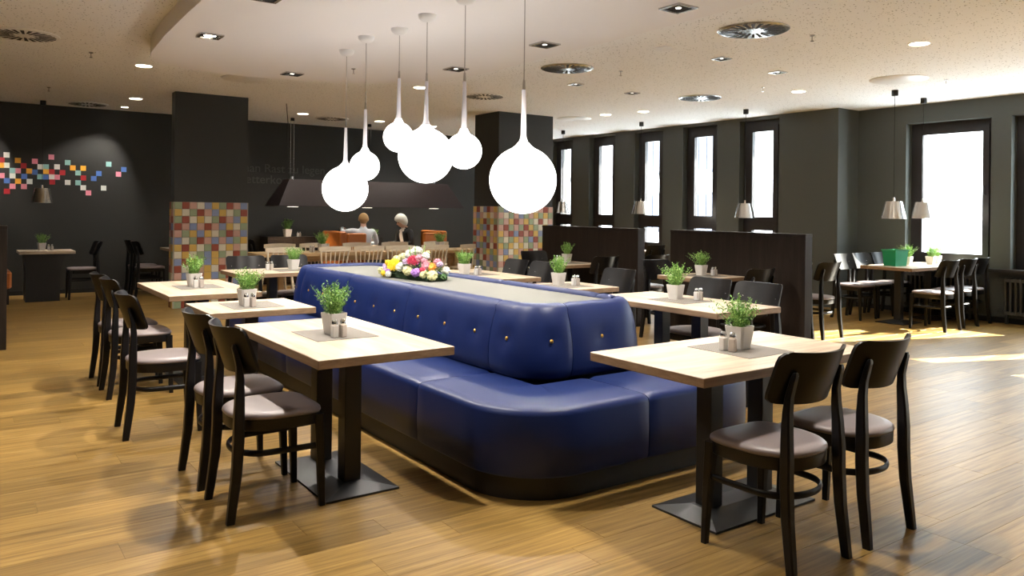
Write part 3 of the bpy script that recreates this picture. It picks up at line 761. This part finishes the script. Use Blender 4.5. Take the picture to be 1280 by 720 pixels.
def vent(x, y, lab, r_=.30, slots=True, metal=False):
    v = thing('ceiling_vent', lab, 'vent', (x, y, CZ), 0, 'round ceiling air vents')
    MB().lathe([(r_*.95, -.014), (r_, -.006), (r_, 0)], 40).build('plate', m_alu if metal else m_white, v, smooth=40)
    if slots:
        sl = MB()
        for k_ in range(24):
            a = 2*math.pi*(k_+.5)/24; c_, s_ = math.cos(a), math.sin(a); w0, w1 = .010, .017; ra, rb = r_*(.30 if k_ % 2 else .42), r_*.88
            P = [(ra*c_-w0*s_, ra*s_+w0*c_), (ra*c_+w0*s_, ra*s_-w0*c_), (rb*c_+w1*s_, rb*s_-w1*c_), (rb*c_-w1*s_, rb*s_+w1*c_)]
            sl.loft([[(a_, b_, -.0155) for a_, b_ in P], [(a_, b_, -.012) for a_, b_ in P]])
        sl.build('slots', m_dark, v)
vent(.50, 8.75, 'slotted round vent at upper left'); vent(2.92, 9.94, 'pale round vent disc in front of the left column', .28, False)
vent(1.66, 14.0, 'slotted round vent above the mosaic wall', .3); vent(5.45, 13.28, 'slotted round vent above the booths')
vent(6.07, 9.25, 'slotted round vent in front of the right column'); vent(5.72, 4.40, 'slotted round metal vent at upper right', .31, True, True)
vent(5.61, 6.85, 'metal round vent beside the rounded ceiling edge', .30, True, True); vent(8.50, 7.43, 'slotted round metal vent near the narrow windows', .3, True, True)
vent(9.14, 4.93, 'plain pale round vent disc above the window table', .32, False); vent(8.73, 10.45, 'plain pale disc beside the right column', .3, False)
for x, y, z, lab in ((1.13, 9.3, CZ, 'left of the soffit'), (1.0, 12.4, CZ, 'by the far left wall'), (3.35, 7.6, SZ, 'on the lowered ceiling'), (6.3, 4.2, CZ, 'at the upper right'), (6.2, 6.6, CZ, 'near the metal vent'), (9.6, 4.6, CZ, 'near the large window'), (8.4, 6.3, CZ, 'near the wall corner')):
    q = thing('sprinkler', 'small sprinkler head on the ceiling '+lab, 'sprinkler', (x, y, z), 0, 'ceiling sprinkler heads')
    MB().lathe([(.006, -.055), (.006, -.012), (.022, -.01), (.022, 0)], 10).build('stem', m_alu, q); MB().lathe([(.016, -.058), (.016, -.054)], 10).build('deflector', m_alu, q)

# ------------------------------------------------------------------ plants, shakers, mats
def sprigs(seed, n_=46, h=.15, spread=.085):
    rnd = random.Random(seed); mb = MB()
    for i in range(n_):
        a = rnd.uniform(0, 2*math.pi); q = rnd.random()**.6
        bx, by = .034*q*math.cos(a), .034*q*math.sin(a)
        hh = h*rnd.uniform(.55, 1.0)*(1-.18*q); lean = spread*q*rnd.uniform(.5, 1.25)
        tip = Vector((bx+lean*math.cos(a), by+lean*math.sin(a), hh)); base = Vector((bx, by, -.01)); mid = (base+tip)/2+Vector((-.012*math.cos(a), -.012*math.sin(a), .012))
        pts = [base*(1-t)**2+mid*2*t*(1-t)+tip*t*t for t in [k_/5 for k_ in range(6)]]
        for p0, p1 in zip(pts[:-1], pts[1:]):
            d = (p1-p0).normalized(); s_ = d.cross(Vector((0, 0, 1)));  s_ = s_.normalized()*.0012 if s_.length > .01 else Vector((.0012, 0, 0))
            mb.add([p0-s_, p0+s_, p1+s_, p1-s_], [(0, 1, 2, 3)])
        nl = 15
        for k_ in range(nl):
            t = .12+.88*k_/(nl-1); p = base*(1-t)**2+mid*2*t*(1-t)+tip*t*t
            az = rnd.uniform(0, 2*math.pi); el = rnd.uniform(.2, .9); L = rnd.uniform(.018, .032)*(1.05-.4*t)
            d = Vector((math.cos(az)*math.cos(el), math.sin(az)*math.cos(el), math.sin(el))); s_ = d.cross(Vector((rnd.uniform(-1, 1), rnd.uniform(-1, 1), .3))).normalized()*.0034
            mb.add([p, p+d*L*.45+s_, p+d*L, p+d*L*.45-s_], [(0, 1, 2, 3)])
    return mb.mesh('foliage', m_leaf)
FOL = [sprigs(1, 66, .165, .085), sprigs(5, 70, .19, .09), sprigs(9, 60, .175, .115), sprigs(13, 64, .18, .08)]
def ringsq(a, z, b=.2): k_ = a*b; return [(-a+k_, -a, z), (a-k_, -a, z), (a, -a+k_, z), (a, a-k_, z), (a-k_, a, z), (-a+k_, a, z), (-a, a-k_, z), (-a, -a+k_, z)]
POT = MB().loft([ringsq(.040, 0), ringsq(.041, .003), ringsq(.055, .108), ringsq(.055, .112), ringsq(.051, .112), ringsq(.048, .09)], True, False).mesh('pot', m_pot)
SOIL = MB().loft([ringsq(.049, .094), ringsq(.049, .098)]).mesh('soil', m_soil)
GP = 'potted herbs on the tables'
def plant(x, y, z, lab, v=0, rz=.1, s_=1.0):
    p = thing('potted_herb', 'green herb in a pale square pot '+lab, 'plant', (x, y, z), rz, GP)
    link('pot', POT, p); link('soil', SOIL, p); f = link('foliage', FOL[v % 4], p, loc=(0, 0, .10)); f.rotation_euler[2] = v*1.3
    if s_ != 1: p.scale = (s_, s_, s_)
SHB = [MB().bbox(-.017, .017, -.017, .017, 0, .066, .004).mesh('glass_body', m_) for m_ in (m_glassy, m_pepper)]
SHC = MB().lathe([(.015, .066), (.0155, .070), (.0145, .088), (.009, .094)], 14).mesh('metal_cap', m_chrome, True)
def shakers(x, y, z, lab, d=(.045, 0)):
    for i, nm in enumerate(('salt', 'pepper')):
        s_ = thing('%s_shaker' % nm, '%s shaker with metal cap %s' % (nm, lab), 'shaker', (x+d[0]*i, y+d[1]*i, z), .3*i, 'glass salt and pepper shakers')
        link('glass_body', SHB[i], s_); link('metal_cap', SHC, s_)
def tmat(x, y, lab, w_=.34, h_=.38):
    MB().bbox(-w_/2, w_/2, -h_/2, h_/2, 0, .002, .0008).build('table_mat', m_mat, None, label='grey woven mat '+lab, cat='mat', group='grey woven table mats', loc=(x, y, .7502))
TZ = .7522
def setting(px, py, sx, sy, lab, v, mx=None, d=(.045, 0)):
    tmat((mx or (px, py))[0], (mx or (px, py))[1], lab); plant(px, py, TZ, lab, v); shakers(sx, sy, TZ, lab, d)
setting(1.65, 3.96, 1.60, 3.83, 'on the left foreground table', 1, (1.65, 3.95), (.045, .0))
setting(1.63, 5.44, 1.59, 5.32, 'on the second small table of the left row', 0, (1.66, 5.43))
setting(1.64, 6.96, 1.62, 6.82, 'on the third table of the left row', 3, (1.66, 6.91))
setting(3.02, 8.40, 2.74, 8.42, 'on the table at the bench far end', 0, (2.96, 8.35))
setting(3.17, 2.50, 3.05, 2.50, 'on the right foreground table', 2, (3.15, 2.48), (.0, -.055))
setting(4.55, 4.20, 4.62, 4.05, 'on the second right table', 1, (4.52, 4.12))
setting(4.48, 5.56, 4.56, 5.44, 'on the third small right table', 3, (4.5, 5.47))
setting(4.35, 6.98, 4.42, 6.86, 'on the farthest right table', 0, (4.48, 6.94))
setting(6.60, 8.02, 6.46, 8.05, 'on the far partition table', 3, (6.53, 7.9))
setting(6.55, 5.68, 6.62, 5.58, 'on the near partition table', 2, (6.53, 5.64))
plant(1.04, 13.75, .7502, 'on the far left table', 0); shakers(1.12, 13.62, .7502, 'on the far left table')
plant(10.60, 5.56, .7502, 'behind the green crate', 1); plant(11.0, 5.45, .7502, 'on the window table before the glass', 3); plant(11.27, 5.50, .7502, 'at the window end of the long table', 2)
plant(4.68, 11.72, .7502, 'on the left part of the community table', 1, s_=1.15); shakers(4.50, 11.76, .7502, 'on the left part of the community table')
plant(6.85, 11.80, .7502, 'on the right part of the community table', 0, s_=1.15)
plant(6.42, 13.62, .7502, 'between the man and the woman', 2, s_=1.2)
sb = thing('side_board', 'low dark sideboard against the back wall behind the spindle chairs', 'cabinet', (5.05, 14.35, 0))
MB().bbox(-.45, .45, -.22, .22, .06, .90, .004).build('body', m_divider, sb)
for x in (-.22, .22): MB().bbox(x-.205, x+.205, -.235, -.22, .08, .86, .003).build('door', m_divider, sb)
plant(5.02, 14.3, .9, 'on the sideboard by the back wall', 3, s_=1.25); shakers(5.22, 14.3, .9, 'on the sideboard by the back wall')

# green crate
cr = thing('plastic_crate', 'bright green plastic crate on the window table', 'crate', (10.20, 5.52, .7502), R(-6))
def rq(a, b, z): return [(-a, -b, z), (a, -b, z), (a, b, z), (-a, b, z)]
MB().loft([rq(.115, .085, 0), rq(.135, .10, .215), rq(.128, .093, .215), rq(.108, .078, .012)], True, True).build('tub', m_green, cr)
MB().loft([rq(.136, .101, .20), rq(.146, .111, .22), rq(.128, .093, .22)], False, False).build('rim', m_green, cr)

# ------------------------------------------------------------------ flower arrangement on the tray
fa = thing('flower_arrangement', 'mixed flower arrangement of yellow, pink, white and purple blooms on the bench tray', 'flowers', (3.06, 5.66, .858), R(8))
rnd = random.Random(3)
mb = MB()
for i in range(420):
    u = rnd.uniform(-1, 1); x = rnd.uniform(-.13, .13)*(1-.4*abs(u)); y = .34*u; z = rnd.uniform(0, .13)*(1-.5*u*u)
    az, el, L = rnd.uniform(0, 6.28), rnd.uniform(-.1, .9), rnd.uniform(.04, .08)
    d = Vector((math.cos(az)*math.cos(el), math.sin(az)*math.cos(el), math.sin(el))); s_ = d.cross(Vector((0, 0, 1))).normalized()*L*.22
    p = Vector((x, y, max(z, .006))); q_ = p+d*L
    if q_.z < .004: continue
    mb.add([p, p+d*L*.5+s_, q_, p+d*L*.5-s_], [(0, 1, 2, 3)])
mb.build('foliage', mat('bouquet_green', (.05, .13, .03), .6), fa)
MB().bbox(-.10, .10, -.30, .30, .0, .05, .01).build('moss_base', mat('moss', (.02, .045, .015), .9), fa)
def pompom(r_, seed, squash=.85):
    q = random.Random(seed); bm = bmesh.new(); bmesh.ops.create_icosphere(bm, subdivisions=3, radius=r_)
    for v in bm.verts: v.co *= 1+q.uniform(-.16, .16); v.co.z *= squash
    me = bpy.data.meshes.new('blossom'); bm.to_mesh(me); bm.free(); return me
def daisy(r_, n_=16):
    m_ = MB()
    for lay, (rr_, zz) in enumerate(((r_, 0), (r_*.75, .008), (r_*.5, .013))):
        for k_ in range(n_):
            a = 2*math.pi*(k_+.5*lay)/n_; c_, s_ = math.cos(a), math.sin(a); w_ = rr_*.16
            m_.add([(0, 0, zz), (rr_*.6*c_-w_*s_, rr_*.6*s_+w_*c_, zz+.006), (rr_*c_, rr_*s_, zz+.002), (rr_*.6*c_+w_*s_, rr_*.6*s_-w_*c_, zz+.006)], [(0, 3, 2, 1)])
    m_.lathe([(.001, .018), (r_*.2, .014), (r_*.22, .004)], 10, cap=False)
    me = m_.mesh('blossom', []); return me
FC = {'white': (.55, .56, .50), 'yellow': (.75, .52, .01), 'red': (.38, .02, .06), 'pink': (.5, .2, .26), 'purple': (.26, .12, .40), 'cream': (.48, .47, .24), 'lilac': (.40, .29, .45), 'orange': (.7, .3, .04)}
FM = {k_: mat('petal_'+k_, c_, .6) for k_, c_ in FC.items()}
pom = [pompom(.042, 1), pompom(.034, 2), pompom(.026, 3)]; dai = [daisy(.06), daisy(.045)]
def blossom(base, col, loc, aim):
    me = base.copy(); me.materials.clear(); me.materials.append(FM[col]); o = link('blossom', me, fa); o.location = loc; o.rotation_euler = Vector(aim).to_track_quat('Z', 'Y').to_euler()
toc = (-.8, -.75, .55)
# y positive = farther left in the picture
blossom(dai[0], 'yellow', (-.12, .13, .115), toc); blossom(dai[0], 'red', (-.07, -.06, .155), (-.7, -.7, .8)); blossom(dai[1], 'orange', (-.03, -.25, .11), toc)
blossom(dai[1], 'pink', (-.06, -.22, .12), toc); blossom(dai[1], 'yellow', (-.10, .20, .09), toc)
for b, col, loc in ((0, 'white', (-.11, .05, .10)), (0, 'cream', (-.13, -.07, .075)), (1, 'purple', (-.13, -.19, .07)), (1, 'purple', (-.11, -.14, .06)), (0, 'cream', (-.07, -.31, .05)), (1, 'cream', (-.10, -.24, .055)),
                    (0, 'white', (-.03, .04, .20)), (0, 'white', (.0, -.02, .23)), (1, 'white', (.0, -.14, .19)), (0, 'cream', (-.04, .12, .17)), (1, 'cream', (-.05, .20, .15)), (2, 'yellow', (-.10, .25, .12)),
                    (1, 'lilac', (-.09, .0, .14)), (1, 'lilac', (-.08, .30, .085)), (1, 'lilac', (-.10, .27, .07)), (2, 'purple', (-.13, .20, .05)), (2, 'yellow', (-.14, .25, .035)), (1, 'cream', (-.12, .31, .05)),
                    (2, 'white', (-.15, .17, .035)), (1, 'pink', (-.03, -.09, .17)), (2, 'pink', (-.05, -.18, .155)), (2, 'lilac', (.03, -.28, .13)), (2, 'red', (-.10, -.22, .085)), (2, 'cream', (.04, -.10, .21)), (2, 'purple', (-.02, .25, .14)),
                    (1, 'cream', (.05, .15, .16)), (1, 'lilac', (.07, .02, .17)), (1, 'pink', (.07, -.2, .14)), (1, 'yellow', (.08, .22, .12)), (0, 'cream', (.10, -.05, .11)), (1, 'purple', (.10, .1, .10)), (1, 'white', (.09, -.28, .08))):
    blossom(pom[b], col, loc, (rnd.uniform(-1, 1), rnd.uniform(-1, 1), 1))
for p0, p1 in (((-.02, -.02, .1), (-.05, -.06, .27)), ((0, -.05, .1), (.02, -.10, .28)), ((-.03, .0, .1), (-.06, .01, .26))):
    MB().tube([p0, p1], [.006, .003], 6).build('sprig', m_leaf, fa)

# ------------------------------------------------------------------ people
def skin_mesh(joints, edges, root, sub=2):
    """joints: {name: (pos, radius)}; returns an evaluated, continuous mesh"""
    names = list(joints); me = bpy.data.meshes.new('body'); me.from_pydata([joints[n_][0] for n_ in names], [(names.index(a), names.index(b)) for a, b in edges], [])
    o = bpy.data.objects.new('tmp', me); C.objects.link(o)
    o.modifiers.new('skin', 'SKIN'); s2 = o.modifiers.new('sub', 'SUBSURF'); s2.levels = sub; s2.render_levels = sub
    for i, n_ in enumerate(names):
        sv = me.skin_vertices[0].data[i]; r_ = joints[n_][1]; sv.radius = r_ if isinstance(r_, tuple) else (r_, r_); sv.use_root = (n_ == root)
    bpy.context.view_layer.update()
    res = bpy.data.meshes.new_from_object(o.evaluated_get(bpy.context.evaluated_depsgraph_get())); bpy.data.objects.remove(o)
    res.polygons.foreach_set('use_smooth', [True]*len(res.polygons)); return res
m_skin = mat('skin', (.62, .37, .27), .55); m_shirt = mat('pale_blue_shirt', (.62, .66, .74), .8); m_trouser = mat('dark_trousers', (.03, .03, .04), .8)
m_jacket = mat('black_jacket', (.012, .012, .014), .7); m_blouse = mat('cream_blouse', (.75, .66, .60), .7)
m_blond = mat('sandy_hair', (.33, .20, .08), .6); m_white_hair = mat('white_hair', (.72, .70, .64), .6)
def person(label, loc, rz, J, E, mats, pick, head, hairf, hands):
    p = thing('person', label, 'person', loc, rz)
    me = skin_mesh(J, E, 'pelvis')
    bm = bmesh.new(); bm.from_mesh(me)
    # fingers: short skinned chains added to the same mesh
    for (wr, fw, side, up) in hands:
        wr, fw, side = Vector(wr), Vector(fw).normalized(), Vector(side).normalized(); nrm = Vector(up).normalized()
        for i, (off, ln) in enumerate(((-.030, .062), (-.011, .074), (.010, .078), (.030, .068))):
            a = wr+fw*.065+side*off; b = a+fw*ln*.55-nrm*.006; c_ = b+fw*ln*.42-nrm*.022
            fm = skin_mesh({'pelvis': (a-fw*.02, .0095), 'b': (b, .0085), 'c': (c_, .0075)}, [('pelvis', 'b'), ('b', 'c')], 'pelvis', 1); bm.from_mesh(fm)
        a = wr+fw*.02-side*.035; b = a+fw*.028-side*.025-nrm*.008; c_ = b+fw*.03-side*.004-nrm*.01
        bm.from_mesh(skin_mesh({'pelvis': (a+side*.015, .012), 'b': (b, .010), 'c': (c_, .0085)}, [('pelvis', 'b'), ('b', 'c')], 'pelvis', 1))
    bm.to_mesh(me); bm.free()
    me.materials.clear()
    for m_ in mats: me.materials.append(m_)
    for f in me.polygons: f.material_index = pick(f.center); f.use_smooth = True
    link('body', me, p)
    # face and hair
    hc, hr, fdir = Vector(head[0]), head[1], Vector(head[2]).normalized(); sd_ = fdir.cross(Vector((0, 0, 1))).normalized(); up = sd_.cross(fdir).normalized()
    hm = MB(); rings = []
    for i in range(13):
        th = math.pi*i/12; ring = []
        for j in range(20):
            ph = 2*math.pi*j/20; a = math.sin(th)*math.cos(ph); b = math.sin(th)*math.sin(ph); c_ = math.cos(th)
            k_ = hairf(a, b, c_)
            q = hc+fdir*(a*.100*k_)+sd_*(b*.090*k_)+up*(c_*.112*k_); ring.append(tuple(q))
        rings.append(ring)
    hm.loft(rings).build('hair', head[3], p, smooth='all')
    for s_ in (-1, 1):
        e = MB().lathe([(.001, -.010), (.007, -.006), (.009, 0), (.007, .006), (.001, .010)], 10).build('eye', mat('eye_dark', (.03, .02, .02), .2), p, smooth='all'); e.location = hc+fdir*.088+sd_*(.032*s_)+up*.002
        e = MB().tube([(0, 0, -.028), (0, 0, 0), (0, 0, .026)], [.006, .012, .008], 8).build('ear', m_skin, p, smooth='all'); e.location = hc+sd_*(.085*s_)-fdir*.004-up*.005
    ns = MB().tube([(0, 0, .022), (0, 0, -.004), (0, 0, -.022)], [.006, .010, .013], 8).build('nose', m_skin, p, smooth='all'); ns.location = hc+fdir*.098-up*.012
    mo = MB().bbox(-.022, .022, -.004, .004, -.004, .004, .002).build('mouth', mat('lips', (.45, .16, .14), .5), p); mo.location = hc+fdir*.088-up*.052; mo.rotation_euler = (0, 0, math.atan2(sd_.y, sd_.x))
    return p
# local frame: faces +Y, origin on the floor under the pelvis
def body(Lel, Lwr, Lhd, Rel, Rwr, Rhd, lean=(0, .02), hd=(0, .05, 1.235), sh=.185):
    lx, ly = lean
    J = {'pelvis': ((0, 0, .55), (.165, .13)), 'waist': ((lx*.3, ly*.3, .72), (.145, .11)), 'chest': ((lx*.8, ly*.8, .93), (.165, .115)), 'collar': ((lx, ly, 1.055), (.09, .075)), 'neck': ((lx+hd[0]*.5, ly+.01, 1.115), .052),
         'jaw': ((hd[0], hd[1]+.018, hd[2]-.062), (.055, .062)), 'head': (hd, (.078, .092)), 'crown': ((hd[0], hd[1]-.012, hd[2]+.068), (.060, .070)),
         'lsh': ((lx-sh, ly, 1.03), .066), 'lel': (Lel, .046), 'lwr': (Lwr, .030), 'lhd': (Lhd, (.040, .020)),
         'rsh': ((lx+sh, ly, 1.03), .066), 'rel': (Rel, .046), 'rwr': (Rwr, .030), 'rhd': (Rhd, (.040, .020))}
    for s_, n_ in ((-1, 'l'), (1, 'r')):
        J[n_+'hip'] = ((s_*.10, .06, .53), .095); J[n_+'kn'] = ((s_*.13, .46, .52), .064); J[n_+'an'] = ((s_*.13, .44, .10), .042); J[n_+'to'] = ((s_*.14, .60, .045), (.044, .034))
    E = [('pelvis', 'waist'), ('waist', 'chest'), ('chest', 'collar'), ('collar', 'neck'), ('neck', 'jaw'), ('jaw', 'head'), ('head', 'crown')]
    for n_ in 'lr': E += [('chest', n_+'sh'), (n_+'sh', n_+'el'), (n_+'el', n_+'wr'), (n_+'wr', n_+'hd'), ('pelvis', n_+'hip'), (n_+'hip', n_+'kn'), (n_+'kn', n_+'an'), (n_+'an', n_+'to')]
    return J, E
# man: back to camera, left arm along the top of the booth
J, E = body((-.38, .01, 1.005), (-.34, .27, 1.075), (-.33, .34, 1.08), (.27, .10, .80), (.16, .36, .79), (.14, .43, .785), (.0, .03), (.01, .07, 1.235))
def pickm(c):
    if c.z > 1.105 and abs(c.x) < .13 or c.y > .27 and c.z > .66: return 1
    return 2 if c.z < .60 else 0
def hair_m(a, b, c_): return 1.06 if (c_ > -.15+.9*max(a, -.2)) else .86
person('man in a pale blue shirt seated with his back to the camera', (6.06, 13.22, 0), R(-14), J, E, [m_shirt, m_skin, m_trouser], pickm, ((.01, .062, 1.245), .1, (.1, 1, -.15), m_blond), hair_m,
       [((-.335, .30, 1.078), (.02, 1, 0), (-1, 0, 0), (0, 0, 1)), ((.15, .40, .787), (-.1, 1, 0), (1, 0, 0), (0, 0, 1))])
# woman: facing left, looking down at the table, black jacket
J, E = body((-.24, .10, .80), (-.10, .34, .795), (-.09, .41, .79), (.24, .12, .80), (.10, .35, .795), (.09, .42, .79), (0, .10), (0, .19, 1.205), .185)
def pickw(c):
    if (c.z > 1.09 and abs(c.x) < .12) or (c.y > .31 and c.z > .66): return 1
    if c.z < .60: return 2
    if abs(c.x) < .06 and c.y > .13: return 3
    return 0
def hair_w(a, b, c_): return 1.30 if (c_ > -.62+1.25*max(a, -.1)) else .84
person('white haired woman in a black jacket looking down at the booth table', (7.03, 13.28, 0), R(96), J, E, [m_jacket, m_skin, m_trouser, m_blouse], pickw, ((0, .185, 1.215), .1, (0, 1, -.45), m_white_hair), hair_w,
       [((-.095, .375, .79), (.1, 1, 0), (-1, 0, 0), (0, 0, 1)), ((.095, .385, .79), (-.1, 1, 0), (1, 0, 0), (0, 0, 1))])
tg = thing('menu_stand', 'small black menu stand on the booth table before the woman', 'menu', (6.50, 13.42, .7502), R(25))
MB().bbox(-.05, .05, -.03, .03, 0, .012, .003).build('foot', m_dark, tg); MB().bbox(-.055, .055, -.008, .008, .01, .16, .003).build('board', m_dark, tg)
